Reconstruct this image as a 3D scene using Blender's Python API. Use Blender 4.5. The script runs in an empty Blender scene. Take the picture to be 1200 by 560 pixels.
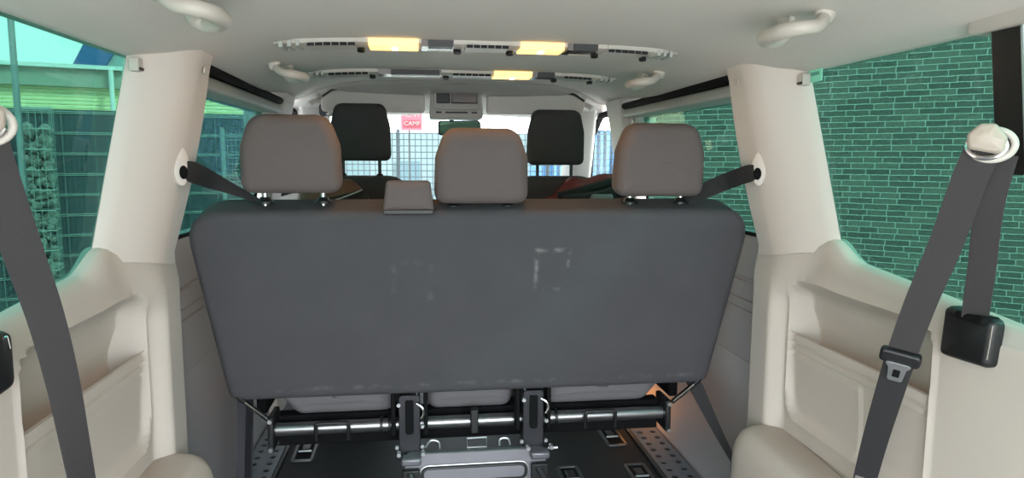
import bpy, bmesh, math, random
from mathutils import Vector, Matrix

sc = bpy.context.scene
col = sc.collection
random.seed(7)

# ------------------------------------------------------------------ camera
def rad(a): return math.radians(a)
YAW, PITCH, ROLL = rad(7.733), rad(6.649), rad(0.299)
cy, sy = math.cos(YAW), math.sin(YAW)
fw = Vector((sy*math.cos(PITCH), cy*math.cos(PITCH), -math.sin(PITCH)))
rt0 = Vector((cy, -sy, 0)); up0 = rt0.cross(fw)
rt = rt0*math.cos(ROLL) + up0*math.sin(ROLL)
up = up0*math.cos(ROLL) - rt0*math.sin(ROLL)
CAM = Vector((-0.165, 0, 1.12))
cd = bpy.data.cameras.new('camera'); cam = bpy.data.objects.new('camera', cd); col.objects.link(cam)
cd.sensor_width = 36; cd.lens = 24.0; cd.clip_start = 0.02; cd.clip_end = 300
M = Matrix((rt, up, -fw)).transposed().to_4x4(); M.translation = CAM
cam.matrix_world = M
sc.camera = cam

# ------------------------------------------------------------------ light, world, exposure
SKY = 9.5
w = bpy.data.worlds.new('overcast_sky'); sc.world = w; w.use_nodes = True
nt = w.node_tree; nt.nodes.clear()
wo = nt.nodes.new('ShaderNodeOutputWorld'); bg = nt.nodes.new('ShaderNodeBackground')
tc = nt.nodes.new('ShaderNodeTexCoord'); sx = nt.nodes.new('ShaderNodeSeparateXYZ')
rp = nt.nodes.new('ShaderNodeValToRGB')
rp.color_ramp.elements[0].position = 0.0; rp.color_ramp.elements[0].color = (.93, .97, 1, 1)
rp.color_ramp.elements[1].position = 0.7; rp.color_ramp.elements[1].color = (.78, .89, 1, 1)
nt.links.new(tc.outputs['Generated'], sx.inputs[0]); nt.links.new(sx.outputs['Z'], rp.inputs[0])
nt.links.new(rp.outputs[0], bg.inputs[0]); bg.inputs[1].default_value = SKY
nt.links.new(bg.outputs[0], wo.inputs[0])
sd = bpy.data.lights.new('sun', 'SUN'); sd.energy = 13; sd.angle = rad(3); sd.color = (1, .95, .86)
sun = bpy.data.objects.new('sun', sd); col.objects.link(sun)
sun.rotation_euler = Vector((-.85, .5, -.78)).to_track_quat('-Z', 'Y').to_euler()
vs = sc.view_settings
vs.view_transform = 'Standard'; vs.look = 'None'; vs.gamma = 1; vs.use_curve_mapping = False
vs.exposure = 0.0
try:
    sc.cycles.max_bounces = 14; sc.cycles.diffuse_bounces = 6; sc.cycles.transparent_max_bounces = 24
    sc.cycles.sample_clamp_indirect = 6
except Exception: pass

# ------------------------------------------------------------------ materials
def lin(c): return tuple(((v/255)/12.92 if v/255 <= .04045 else ((v/255+.055)/1.055)**2.4) for v in c) + (1,)
MATS = {}
def mat(name, rgb, rough=.6, metal=0, noise=0, nscale=40, bump=0, bscale=200, spec=.5, vary=None):
    m = bpy.data.materials.new(name); m.use_nodes = True
    n = m.node_tree; b = n.nodes['Principled BSDF']
    b.inputs['Base Color'].default_value = lin(rgb); b.inputs['Roughness'].default_value = rough
    b.inputs['Metallic'].default_value = metal; b.inputs['Specular IOR Level'].default_value = spec
    t = n.nodes.new('ShaderNodeTexCoord')
    if noise:
        x = n.nodes.new('ShaderNodeTexNoise'); x.inputs['Scale'].default_value = nscale; x.inputs['Detail'].default_value = 4
        n.links.new(t.outputs['Object'], x.inputs['Vector'])
        mx = n.nodes.new('ShaderNodeMix'); mx.data_type = 'RGBA'
        a = lin(rgb); k = 1-noise
        mx.inputs[6].default_value = (a[0]*k, a[1]*k, a[2]*k, 1)
        k = 1+noise
        mx.inputs[7].default_value = (min(1, a[0]*k), min(1, a[1]*k), min(1, a[2]*k), 1)
        n.links.new(x.outputs[0], mx.inputs[0]); n.links.new(mx.outputs[2], b.inputs['Base Color'])
    if bump:
        x = n.nodes.new('ShaderNodeTexNoise'); x.inputs['Scale'].default_value = bscale; x.inputs['Detail'].default_value = 2
        n.links.new(t.outputs['Object'], x.inputs['Vector'])
        bp = n.nodes.new('ShaderNodeBump'); bp.inputs['Strength'].default_value = bump; bp.inputs['Distance'].default_value = .002
        n.links.new(x.outputs[0], bp.inputs['Height']); n.links.new(bp.outputs[0], b.inputs['Normal'])
    MATS[name] = m
    return m
def glow(name, rgb, s):
    m = bpy.data.materials.new(name); m.use_nodes = True
    b = m.node_tree.nodes['Principled BSDF']
    b.inputs['Base Color'].default_value = lin(rgb)
    b.inputs['Emission Color'].default_value = lin(rgb); b.inputs['Emission Strength'].default_value = s
    return m
def glass(name, tint, refl=.06):
    # tint is the transmission through ONE face: a pane has two
    m = bpy.data.materials.new(name); m.use_nodes = True
    n = m.node_tree; n.nodes.clear()
    o = n.nodes.new('ShaderNodeOutputMaterial'); mx = n.nodes.new('ShaderNodeMixShader')
    tr = n.nodes.new('ShaderNodeBsdfTransparent'); gl = n.nodes.new('ShaderNodeBsdfGlossy')
    tr.inputs[0].default_value = (*tint, 1); gl.inputs['Roughness'].default_value = .02
    gl.inputs[0].default_value = (.9, 1, .96, 1)
    lw = n.nodes.new('ShaderNodeLayerWeight'); lw.inputs[0].default_value = .5
    pw = n.nodes.new('ShaderNodeMath'); pw.operation = 'POWER'; pw.inputs[1].default_value = 5
    ml = n.nodes.new('ShaderNodeMath'); ml.operation = 'MULTIPLY_ADD'; ml.inputs[1].default_value = .16; ml.inputs[2].default_value = refl/2
    n.links.new(lw.outputs['Facing'], pw.inputs[0]); n.links.new(pw.outputs[0], ml.inputs[0]); n.links.new(ml.outputs[0], mx.inputs[0])
    n.links.new(tr.outputs[0], mx.inputs[1]); n.links.new(gl.outputs[0], mx.inputs[2]); n.links.new(mx.outputs[0], o.inputs[0])
    return m

HEADLINER = mat('headliner', (220, 213, 208), .95, noise=.03, nscale=300, bump=.15, bscale=500)
CREAM = mat('cream_plastic', (213, 203, 196), .6, noise=.02, nscale=8, bump=.12, bscale=700)
BEIGE = mat('beige_trim', (196, 187, 178), .62, noise=.03, nscale=6, bump=.2, bscale=600)
GREYTRIM = mat('grey_trim', (190, 184, 180), .6, noise=.02, nscale=8, bump=.15, bscale=600)
DOORTRIM = mat('door_trim_plastic', (158, 156, 158), .6, noise=.02, nscale=8, bump=.15, bscale=600)
WHITEPL = mat('pale_plastic', (198, 191, 183), .45)
WINTRIM = mat('window_trim', (176, 178, 174), .5)
BLACKPL = mat('black_plastic', (22, 23, 25), .45)
BLACKMAT = mat('black_rubber', (12, 12, 14), .9, spec=.2)
DARKMET = mat('dark_steel', (62, 62, 66), .35, .7, noise=.12, nscale=30)
PANELMET = mat('painted_steel', (118, 116, 122), .38, .55, noise=.12, nscale=14)
TUBEMET = mat('bar_steel', (150, 150, 152), .28, .9)
CHROME = mat('chrome', (225, 225, 225), .15, 1)
SATIN = mat('satin_metal', (190, 192, 195), .35, .9)
WEB = mat('belt_webbing', (50, 47, 48), .75, noise=.12, nscale=500, bump=.3, bscale=900)
WEBDARK = mat('belt_webbing_dark', (34, 33, 35), .75, noise=.12, nscale=500, bump=.3, bscale=900)
HEADFAB = mat('headrest_fabric', (97, 88, 87), .95, noise=.1, nscale=500, bump=.35, bscale=700)
FRONTFAB = mat('front_seat_fabric', (60, 59, 60), .95, noise=.1, nscale=500, bump=.35, bscale=700)
CUSHFAB = mat('cushion_fabric', (106, 104, 107), .95, noise=.12, nscale=400, bump=.4, bscale=500)
FLOORMAT = mat('floor_rubber', (13, 15, 17), .75, noise=.2, nscale=30, bump=.3, bscale=120)
STEPMET = mat('step_plate', (120, 124, 130), .4, .5, noise=.1, nscale=30)
MAROON = mat('maroon_cloth', (104, 48, 50), .9, noise=.18, nscale=60, bump=.4, bscale=90)
BLACKCL = mat('black_cloth', (34, 33, 34), .9, noise=.2, nscale=60, bump=.4, bscale=120)
BROWNCL = mat('brown_cloth', (110, 78, 62), .9, noise=.18, nscale=60, bump=.4, bscale=120)
LAMP = glow('warm_lamp', (255, 205, 120), 2.0)
BULB = glow('warm_bulb', (255, 176, 90), 480)
LENS = mat('clear_lens', (70, 64, 63), .2, .3)
LCD = mat('display_glass', (112, 104, 104), .2)
GREENTINT = glass('green_privacy_glass', (.20, .345, .305), .03)
CLEAR = glass('windscreen_glass', (.93, .98, .97), .04)

# bench cover: dark cloth with worn scuffs of a fixed outline
def bench_material():
    m = mat('bench_cover', (70, 69, 73), .9, noise=.14, nscale=9, bump=.4, bscale=600)
    n = m.node_tree; b = n.nodes['Principled BSDF']
    src = b.inputs['Base Color'].links[0].from_socket
    t = n.nodes.new('ShaderNodeTexCoord'); s = n.nodes.new('ShaderNodeSeparateXYZ'); n.links.new(t.outputs['Object'], s.inputs[0])
    def mth(op, a, bb=None, clamp=False):
        k = n.nodes.new('ShaderNodeMath'); k.operation = op; k.use_clamp = clamp
        for i, v in enumerate((a, bb)):
            if v is None: continue
            if isinstance(v, (int, float)): k.inputs[i].default_value = v
            else: n.links.new(v, k.inputs[i])
        return k.outputs[0]
    def outline(cx, cz, hx, hz, wd):
        dx = mth('SUBTRACT', mth('ABSOLUTE', mth('SUBTRACT', s.outputs['X'], cx)), hx)
        dz = mth('SUBTRACT', mth('ABSOLUTE', mth('SUBTRACT', s.outputs['Z'], cz)), hz)
        d = mth('ABSOLUTE', mth('MAXIMUM', dx, dz))
        return mth('SUBTRACT', 1, mth('DIVIDE', d, wd), True)
    a = outline(.190, .822, .044, .056, .009)
    c = mth('MULTIPLY', outline(-.185, .80, .05, .05, .012), .25)
    def band(cz, wd):
        d = mth('ABSOLUTE', mth('SUBTRACT', s.outputs['Z'], cz)); return mth('SUBTRACT', 1, mth('DIVIDE', d, wd), True)
    lo = mth('MULTIPLY', band(.487, .010), .4)
    e = mth('MAXIMUM', mth('MAXIMUM', a, c), lo)
    x = n.nodes.new('ShaderNodeTexNoise'); x.inputs['Scale'].default_value = 38; x.inputs['Detail'].default_value = 6
    n.links.new(t.outputs['Object'], x.inputs['Vector'])
    k = mth('MULTIPLY', mth('SUBTRACT', x.outputs[0], .45), 4, True)
    fac = mth('MULTIPLY', mth('MULTIPLY', e, k), .30)
    mx = n.nodes.new('ShaderNodeMix'); mx.data_type = 'RGBA'
    n.links.new(fac, mx.inputs[0]); n.links.new(src, mx.inputs[6]); mx.inputs[7].default_value = lin((190, 186, 182))
    n.links.new(mx.outputs[2], b.inputs['Base Color'])
    return m
BENCHFAB = bench_material()

# ------------------------------------------------------------------ building helpers
ROOT = {}
def tag(o, label=None, cat=None, group=None, kind=None):
    if label: o['label'] = label
    if cat: o['category'] = cat
    if group: o['group'] = group
    if kind: o['kind'] = kind
    return o
def thing(name, loc, label, cat, group=None):
    o = bpy.data.objects.new(name, None); col.objects.link(o); o.location = loc; o.empty_display_size = .05
    ROOT[o.name] = Vector(loc)
    return tag(o, label, cat, group)

class MB:
    """collects shapes in world coordinates, then links them as one mesh object"""
    def __init__(s): s.v = []; s.f = []
    def add(s, vs, fs):
        k = len(s.v); s.v += [Vector(p) for p in vs]; s.f += [tuple(i+k for i in f) for f in fs]; return s
    def box(s, c, d, rot=None):
        c = Vector(c); h = Vector(d)/2; pts = []
        for z in (-1, 1):
            for x, y in ((-1, -1), (1, -1), (1, 1), (-1, 1)):
                p = Vector((x*h.x, y*h.y, z*h.z))
                if rot is not None: p = rot @ p
                pts.append(c+p)
        return s.add(pts, [(3, 2, 1, 0), (4, 5, 6, 7), (0, 1, 5, 4), (1, 2, 6, 5), (2, 3, 7, 6), (3, 0, 4, 7)])
    def loft(s, rings, cap=True, closed=False):
        n = len(rings[0]); vs = [p for r in rings for p in r]; fs = []
        m = len(rings)
        for i in range(m if closed else m-1):
            a, b = i*n, ((i+1) % m)*n
            for j in range(n): fs.append((a+j, a+(j+1) % n, b+(j+1) % n, b+j))
        if cap and not closed: fs += [tuple(range(n-1, -1, -1)), tuple((m-1)*n+j for j in range(n))]
        return s.add(vs, fs)
    def tube(s, path, r, n=12, closed=False):
        P = [Vector(p) for p in path]; m = len(P); rings = []; ref = None
        for i in range(m):
            a = P[(i-1) % m] if (closed or i) else P[0]; b = P[(i+1) % m] if (closed or i < m-1) else P[-1]
            t = (b-a).normalized()
            if ref is None: ref = t.orthogonal().normalized()
            ref = (ref - t*ref.dot(t)).normalized(); q = t.cross(ref)
            rr = r[i] if isinstance(r, list) else r
            if not isinstance(rr, tuple): rr = (rr, rr)
            rings.append([P[i] + ref*(rr[0]*math.cos(2*math.pi*k/n)) + q*(rr[1]*math.sin(2*math.pi*k/n)) for k in range(n)])
        return s.loft(rings, closed=closed)
    def disc(s, c, axis, r, h, n=20, r2=None):
        c = Vector(c); a = Vector(axis).normalized()
        return s.tube([c, c+a*h], [r, r2 if r2 else r], n)
    def grid(s, f, us, vs):
        n = len(vs); pts = [f(u, v) for u in us for v in vs]
        return s.add(pts, [(i*n+j, i*n+j+1, (i+1)*n+j+1, (i+1)*n+j) for i in range(len(us)-1) for j in range(n-1)])
    def build(s, name, m, parent=None, smooth=True, kind=None, bevel=0, solid=0, angle=40, segs=2, sub=0, soff=-1, flip=False):
        off = Vector((0, 0, 0))
        if parent is not None:
            q = parent
            while q.parent is not None: q = q.parent
            off = ROOT.get(q.name, off)
        me = bpy.data.meshes.new(name); me.from_pydata([p-off for p in s.v], [], s.f); me.update()
        bm = bmesh.new(); bm.from_mesh(me)
        if not solid:
            bmesh.ops.recalc_face_normals(bm, faces=bm.faces)
        if flip: bmesh.ops.reverse_faces(bm, faces=bm.faces)
        bm.to_mesh(me); bm.free()
        me.materials.append(m)
        o = bpy.data.objects.new(name, me); col.objects.link(o)
        if parent is not None: o.parent = parent
        if solid:
            k = o.modifiers.new('thick', 'SOLIDIFY'); k.thickness = solid; k.offset = soff
        if bevel:
            k = o.modifiers.new('bevel', 'BEVEL'); k.width = bevel; k.segments = segs; k.limit_method = 'ANGLE'; k.angle_limit = rad(35)
        if sub:
            k = o.modifiers.new('sub', 'SUBSURF'); k.levels = sub; k.render_levels = sub
        if smooth:
            for p in me.polygons: p.use_smooth = True
            try: me.set_sharp_from_angle(angle=rad(angle))
            except Exception: pass
        if kind: o['kind'] = kind
        return o

def lerp(a, b, t): return a+(b-a)*t
def sstep(a, b, x):
    t = max(0, min(1, (x-a)/(b-a))); return t*t*(3-2*t)
def rounded(pts, radii, n=6):
    """rounded polygon (counter-clockwise), one radius per corner"""
    out = []; m = len(pts)
    if not isinstance(radii, (list, tuple)): radii = [radii]*m
    for i in range(m):
        p0, p1, p2 = (Vector(pts[k % m]) for k in (i-1, i, i+1))
        a = (p0-p1).normalized(); b = (p2-p1).normalized()
        r = radii[i]; ang = a.angle(b); d = r/math.tan(ang/2)
        A = p1+a*d; B = p1+b*d
        for k in range(n+1):
            t = k/n
            out.append((1-t)**2*A + 2*t*(1-t)*p1 + t*t*B if False else
                       ((A*(1-t)+p1*t)*(1-t) + (p1*(1-t)+B*t)*t))
    return out
def inset(pts, d):
    m = len(pts); out = []
    for i in range(m):
        a = pts[i-1]; b = pts[(i+1) % m]; t = (b-a).normalized()
        out.append(pts[i] + Vector((-t.y, t.x))*d)
    return out
def slab(mb, outline, origin, U, V, thick, r=.02, bulge=0, n=5, taper=0):
    """a padded slab: 2D outline in (U,V), thickness along W = U x V, edges rounded by r, faces bulged"""
    U, V = Vector(U).normalized(), Vector(V).normalized(); W = U.cross(V); O = Vector(origin)
    cen = sum(outline, Vector((0, 0)))/len(outline)
    rings = []
    def ring(pts, w): return [O + U*p.x + V*p.y + W*w for p in pts]
    prof = []
    h = thick/2
    for k in range(n+1):
        a = math.pi/2*(1-k/n); prof.append((r*(1-math.cos(a)), -h + r*(1-math.sin(a))))
    prof += [(q[0], -q[1]) for q in reversed(prof)]
    first = inset(outline, r)
    inner = []
    for s_ in (.12, .35, .6, .8, .92):
        inner.append(([cen+(p-cen)*s_ for p in first], -h - bulge*(1-s_**3)))
    for pts, w_ in inner: rings.append(ring(pts, w_))
    for d, w_ in prof: rings.append(ring(inset(outline, d), w_))
    for pts, w_ in reversed(inner): rings.append(ring(pts, -w_))
    mb.loft(rings); return mb
def ribbon(mb, path, wdirs, width, th=.0016, nr=9, ridge=.0004):
    """belt webbing along a path, width direction given per point"""
    rings = []; m = len(path)
    for i, p in enumerate(path):
        p = Vector(p); a = Vector(path[max(0, i-1)]); b = Vector(path[min(m-1, i+1)]); t = (b-a).normalized()
        wd = Vector(wdirs[i] if isinstance(wdirs, list) else wdirs); wd = (wd - t*wd.dot(t)).normalized(); nn = t.cross(wd)
        ww = width[i] if isinstance(width, (list, tuple)) else width
        top = []; bot = []
        for k in range(nr*2+1):
            u = k/(nr*2)-.5; rr = ridge*(1 if k % 2 else 0)
            top.append(p+wd*(u*ww)+nn*(th/2+rr)); bot.append(p+wd*(u*ww)-nn*(th/2+rr))
        rings.append(top+bot[::-1])
    return mb.loft(rings)
def smooth_path(pts, n=8):
    P = [Vector(p) for p in pts]; out = []
    for i in range(len(P)-1):
        p0, p1, p2, p3 = P[max(0, i-1)], P[i], P[i+1], P[min(len(P)-1, i+2)]
        for k in range(n):
            t = k/n
            out.append(.5*((2*p1)+(p2-p0)*t+(2*p0-5*p1+4*p2-p3)*t*t+(3*p1-p0-3*p2+p3)*t**3))
    out.append(P[-1]); return out
def frange(a, b, n): return [a+(b-a)*i/(n-1) for i in range(n)]

# ================================================================== SETTING: van shell
def zc(x, y):
    """headliner height"""
    ax = abs(x)
    z = 1.416 + .042*sstep(2.4, 3.1, y) - .030*(min(ax, .70)/.6)**5
    rear = 1-sstep(1.75, 1.95, y)
    z -= rear*max(0, ax-.70)*.22
    return z
def yhead(x): return 3.02 + .42*(abs(x)/.8)**3
mb = MB()
xs = frange(-.79, .79, 61); vs_ = frange(0, 1, 70)
mb.grid(lambda x, t: Vector((x, -.35+t*(yhead(x)+.35), zc(x, -.35+t*(yhead(x)+.35)))), xs, vs_)
ceil = mb.build('ceiling', HEADLINER, kind='structure', solid=.03)
# roof skin above the headliner
mb = MB(); mb.grid(lambda x, y: Vector((x, y, 1.53-.05*(abs(x)/.8)**3)), frange(-.84, .84, 21), frange(-.36, 3.46, 20))
mb.build('trim_9', mat('white_paint', (225, 226, 226), .3), kind='structure', solid=.02)
mb = MB(); mb.box((0, 1.8, -.02), (1.78, 4.6, .04)); mb.build('floor', FLOORMAT, kind='structure')

# rear quarter trims (one each side): a profile in (X outward, Z) swept along Y, with a moulded storage pocket
PROF = [  # wall X, wall Z, pocket X, pocket Z
 (.856, .893, .856, .893), (.832, .893, .832, .893), (.822, .888, .822, .888), (.813, .876, .813, .876), (.807, .86, .807, .86), (.803, .835, .803, .835),
 (.80, .815, .80, .815), (.80, .80, .812, .802), (.80, .785, .832, .79), (.80, .77, .846, .775), (.80, .75, .853, .755), (.80, .735, .856, .735),
 (.80, .72, .866, .71), (.80, .71, .876, .68), (.80, .70, .880, .645), (.80, .695, .874, .628), (.80, .69, .840, .628), (.80, .685, .822, .638),
 (.80, .68, .817, .664), (.80, .675, .812, .671), (.80, .67, .805, .670), (.80, .662, .803, .664), (.80, .655, .803, .652), (.80, .65, .809, .649),
 (.80, .645, .809, .645), (.80, .64, .804, .641), (.80, .63, .804, .629), (.80, .625, .810, .625), (.80, .62, .810, .621), (.80, .615, .806, .616),
 (.80, .58, .810, .58), (.80, .55, .812, .55), (.80, .52, .813, .52), (.80, .50, .814, .50), (.80, .48, .814, .48), (.80, .465, .813, .467), (.80, .455, .808, .457),
 (.80, .445, .80, .445), (.80, .42, .80, .42), (.80, .36, .80, .36), (.803, .25, .803, .25), (.806, .1, .806, .1), (.81, 0, .81, 0)]
def densify(prof):
    out = []
    for a, b in zip(prof, prof[1:]):
        n = max(1, int(math.hypot(b[0]-a[0], b[1]-a[1])/.012), int(math.hypot(b[2]-a[2], b[3]-a[3])/.012))
        for k in range(n): out.append(tuple(lerp(a[i], b[i], k/n) for i in range(4)))
    out.append(prof[-1]); return out
DP = densify(PROF)
def sdround(px, py, cx, cy_, hx, hy, r):
    qx, qy = abs(px-cx)-hx+r, abs(py-cy_)-hy+r
    return math.hypot(max(qx, 0), max(qy, 0)) + min(max(qx, qy), 0) - r
def wall_point(s, y, k):
    wx, wz, px, pz = DP[k]
    d = sdround(y, wz, 1.395, .628, .25, .182, .06)
    m = 1-sstep(-.016, .004, d)
    x = lerp(wx, px, m); z = lerp(wz, pz, m)
    if m > .5 and z < .617 and y < 1.362: x += .004*sstep(0, .004, 1.362-y)      # seam of the cover
    x -= .005*math.exp(-((d-.004)/.006)**2)*(1 if .43 < wz < .83 else 0)                  # raised rim
    # column towards the front (lower pillar)
    x -= .036*sstep(lerp(1.655, 1.52, sstep(.74, .86, wz)), 1.70, y)
    if wz > .80: z -= min(.055, .10*max(0, 1.5-y))*sstep(.80, .885, wz)
    if wz > .80: z += .040*sstep(.80, .885, wz)*sstep(1.80, 1.50, y)*sstep(1.42, 1.53, y)
    x += .09*sstep(1.785, 1.83, y)
    # slight outward sweep behind the pocket
    return Vector((s*x, y, z))
ys = frange(-.35, 1.05, 36) + frange(1.09, 1.84, 130)
for s, nm in ((-1, 'wall_left'), (1, 'wall_right')):
    mb = MB(); mb.grid(lambda y, k: wall_point(s, y, k), ys, list(range(len(DP))))
    # outer body side
    mb.box((s*.895, .75, .39), (.02, 2.3, .84))
    mb.build(nm, BEIGE, kind='structure', angle=50)
    # wheel-house box
    out = rounded([(.635, -.1), (.86, -.1), (.86, 1.74), (.66, 1.74)], [.06, .06, .06, .12], 8)
    mb = MB(); rings = []
    for d, z in ((0, 0), (0, .30), (.002, .335), (.009, .365), (.02, .386), (.036, .398), (.05, .402)):
        rings.append([Vector((s*p.x, p.y, z)) for p in inset(out, d)])
    mb.loft(rings); mb.build('trim_%d' % (5 if s < 0 else 6), BEIGE, kind='structure', angle=60)

# upper C pillars
def pillar_section(t):
    z = lerp(.889, 1.372, t); e = t
    fl = max(0, (t-.93)/.07)
    A = (lerp(.846, .772, e), lerp(1.515, 1.585, e)-.01*fl)
    A2 = (lerp(.826, .752, e), lerp(1.527, 1.592, e))
    B = (lerp(.772, .676, e), lerp(1.64, 1.66, e))
    B2 = (lerp(.763, .660, e), lerp(1.685, 1.70, e))
    Cc = (lerp(.768, .667, e)-.010*math.sin(math.pi*t)-.006*fl, lerp(1.775, 1.80, e))
    D = (lerp(.80, .71, e), lerp(1.80, 1.83, e))
    E = (.875-.05*e, 1.83); G = (.885-.05*e, lerp(1.66, 1.72, e))
    pts = [A, A2]
    for k in range(1, 7): # A2 -> B slightly concave
        q = k/7; pts.append((lerp(A2[0], B[0], q)-.006*math.sin(math.pi*q), lerp(A2[1], B[1], q)))
    pts += [B, B2]
    for k in range(1, 4): pts.append((lerp(B2[0], Cc[0], k/4), lerp(B2[1], Cc[1], k/4)))
    pts += [Cc, D, E, G]
    return pts, z
for s in (-1, 1):
    mb = MB(); rings = []
    for i in range(41):
        pts, z = pillar_section(i/40); rings.append([Vector((s*p[0], p[1], z + (1-i/40)*.040*(1-sstep(1.50, 1.80, p[1])))) for p in pts])
    rings.insert(0, [p-Vector((0, 0, .03)) for p in rings[0]]); mb.loft(rings); mb.build('trim_%d' % (1 if s < 0 else 2), CREAM, kind='structure', angle=30)
    # B pillars
    mb = MB(); rings = []
    for t in frange(0, 1, 14):
        z = lerp(0.0, 1.385, t); fl = sstep(.9, 1, t); tz = sstep(.62, 1, t)
        xi = lerp(.775, .715, tz)-.02*fl
        o = rounded([(xi, 2.93-.02*fl), (.87, 2.93-.02*fl), (.87, 3.20), (xi+.01, 3.19)], [.03, .01, .01, .03], 5)
        rings.append([Vector((s*p.x, p.y, z)) for p in o])
    mb.loft(rings); mb.build('trim_%d' % (3 if s < 0 else 4), GREYTRIM, kind='structure', angle=40)
    # A pillars with the front door frame
    mb = MB(); rings = []
    for t in frange(0, 1, 12):
        z = lerp(.75, 1.37, t); y0 = lerp(3.98, 3.50, t**.9)
        xi = lerp(.625, .60, t); xo = lerp(.775, .715, t)
        o = rounded([(xi, y0), (xi+.03, y0-.1), (xo, y0-.14), (xo+.05, y0+.05), (xi+.03, y0+.06)], [.015]*5, 3)
        rings.append([Vector((s*p.x, p.y, z)) for p in o])
    mb.loft(rings); mb.build('trim_%d' % (7 if s < 0 else 8), GREYTRIM, kind='structure', angle=40)

# front header between headliner and windscreen
mb = MB()
def header(x, k):
    y0 = yhead(x); z0 = zc(x, y0); ax = abs(x)/.8
    return Vector([(x, y0-.004, z0-.001), (x, y0+.02, z0-.016), (x, y0+.07, z0-.035), (x, y0+.16, z0-.052), (x*(1-.05*ax), max(3.5, y0+.1)+.0, 1.375-.03*ax), (x*(1-.05*ax), 3.62, 1.355-.03*ax)][k])
mb.grid(header, frange(-.8, .8, 60), list(range(6)))
mb.build('trim_10', GREYTRIM, kind='structure', solid=.02)

# ------------------------------------------------------------------ glazing
def pane(name, corners, m, th=.004, parent=None):
    c = [Vector(p) for p in corners]; n = (c[1]-c[0]).cross(c[2]-c[0]).normalized()
    mb = MB(); mb.loft([[p-n*th/2 for p in c], [p+n*th/2 for p in c]])
    o = mb.build(name, m, parent, smooth=False)
    if parent is None: o['kind'] = 'structure'
    return o
def side_corners(s, y0b, y0t, y1b, y1t, xb, xt, zb, zt, r=.05):
    """rounded quad in the leaning side plane"""
    o = rounded([(y0b, 0), (y1b, 0), (y1t, 1), (y0t, 1)], [.0001]*4, 1)
    return o
for i, s in enumerate((-1, 1)):
    # rear quarter window: rounded front corner, leaning inward
    q = rounded([(-.30, .800), (.95, .800), (1.56, .868), (1.62, 1.345), (-.30, 1.345)], [.01, .05, .045, .02, .01], 5)
    X = lambda z: lerp(.852, .778, (z-.889)/.456)
    mb = MB(); mb.loft([[Vector((s*(X(p.y)+d), p.x, p.y)) for p in q] for d in (-.002, .002)])
    win = mb.build('window_%d' % (i+1), GREENTINT, kind='structure', smooth=False)
    # black seal round the pane
    mb = MB(); mb.tube([Vector((s*(X(p.y)-.004), p.x, p.y)) for p in inset(q, -.002)], .005, 8, closed=True)
    mb.build('seal', BLACKMAT, win)

# sliding doors (one each side)
for i, s in enumerate((-1, 1)):
    # inner trim panel with ridges; profile X(z)
    prof = [(.868, .905), (.845, .90), (.836, .885), (.832, .86), (.828, .80), (.826, .765), (.838, .76), (.838, .752), (.830, .748), (.832, .70), (.838, .698), (.838, .692), (.832, .69), (.833, .668), (.839, .666), (.839, .66),
            (.833, .658), (.834, .62), (.836, .56), (.838, .50), (.840, .497), (.838, .49), (.834, .40), (.825, .25), (.812, .10), (.81, .0)]
    mb = MB(); mb.grid(lambda y, k: Vector((s*prof[k][0], y, prof[k][1])), frange(1.80, 2.98, 24), list(range(len(prof))))
    mb.box((s*.895, 2.4, .43), (.02, 1.3, .92))
    door = mb.build('door_%d' % (i+1), DOORTRIM, kind='structure', angle=30)
    X = lambda z: lerp(.842, .765, (z-.9)/.43)
    q = rounded([(1.78, .90), (2.90, .90), (2.86, 1.325), (1.78, 1.325)], [.01, .05, .04, .01], 5)
    mb = MB(); mb.loft([[Vector((s*(X(p.y)+d), p.x, p.y)) for p in q] for d in (-.002, .002)])
    mb.build('window_pane', GREENTINT, door, smooth=False)
    mb = MB(); mb.tube([Vector((s*(X(p.y)-.004), p.x, p.y)) for p in inset(q, -.002)], .006, 8, closed=True)
    mb.build('seal', BLACKMAT, door)
    # upper frame: cream rail and end plate, dark rubber above it
    mb = MB()
    sec = rounded([(.705, 1.300), (.79, 1.290), (.79, 1.340), (.712, 1.336)], [.012, .004, .004, .012], 4)
    mb.loft([[Vector((s*(p.x+lerp(0, .012, t)), lerp(1.80, 2.93, t), p.y+lerp(-.002, .004, t))) for p in sec] for t in (0, .25, .5, .75, 1)])
    mb.build('top_rail', WINTRIM, door)
    mb = MB()
    pl = rounded([(2.80, 1.05), (2.93, 1.0), (2.93, 1.33), (2.80, 1.33)], [.02]*4, 4)
    mb.loft([[Vector((s*x, p.x, p.y)) for p in pl] for x in (.745, .80)])
    e = mb.build('end_plate', WINTRIM, door, bevel=.006)
    mb = MB(); mb.box((s*.765, 2.38, 1.352), (.07, 1.12, .03)); mb.build('rail_light_block', BLACKMAT, door)  # added black box, blocks the light leaking in above the rail
    mb = MB(); mb.disc((s*.746, 2.865, 1.28), (-s, 0, 0), .018, .008, 18); mb.build('button', WHITEPL, e)
    mb = MB(); mb.tube([Vector((s*lerp(.70, .722, t), lerp(1.80, 2.92, t), lerp(1.348, 1.352, t))) for t in frange(0, 1, 8)], .014, 10)
    mb.build('roof_seal', BLACKMAT, door)

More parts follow.
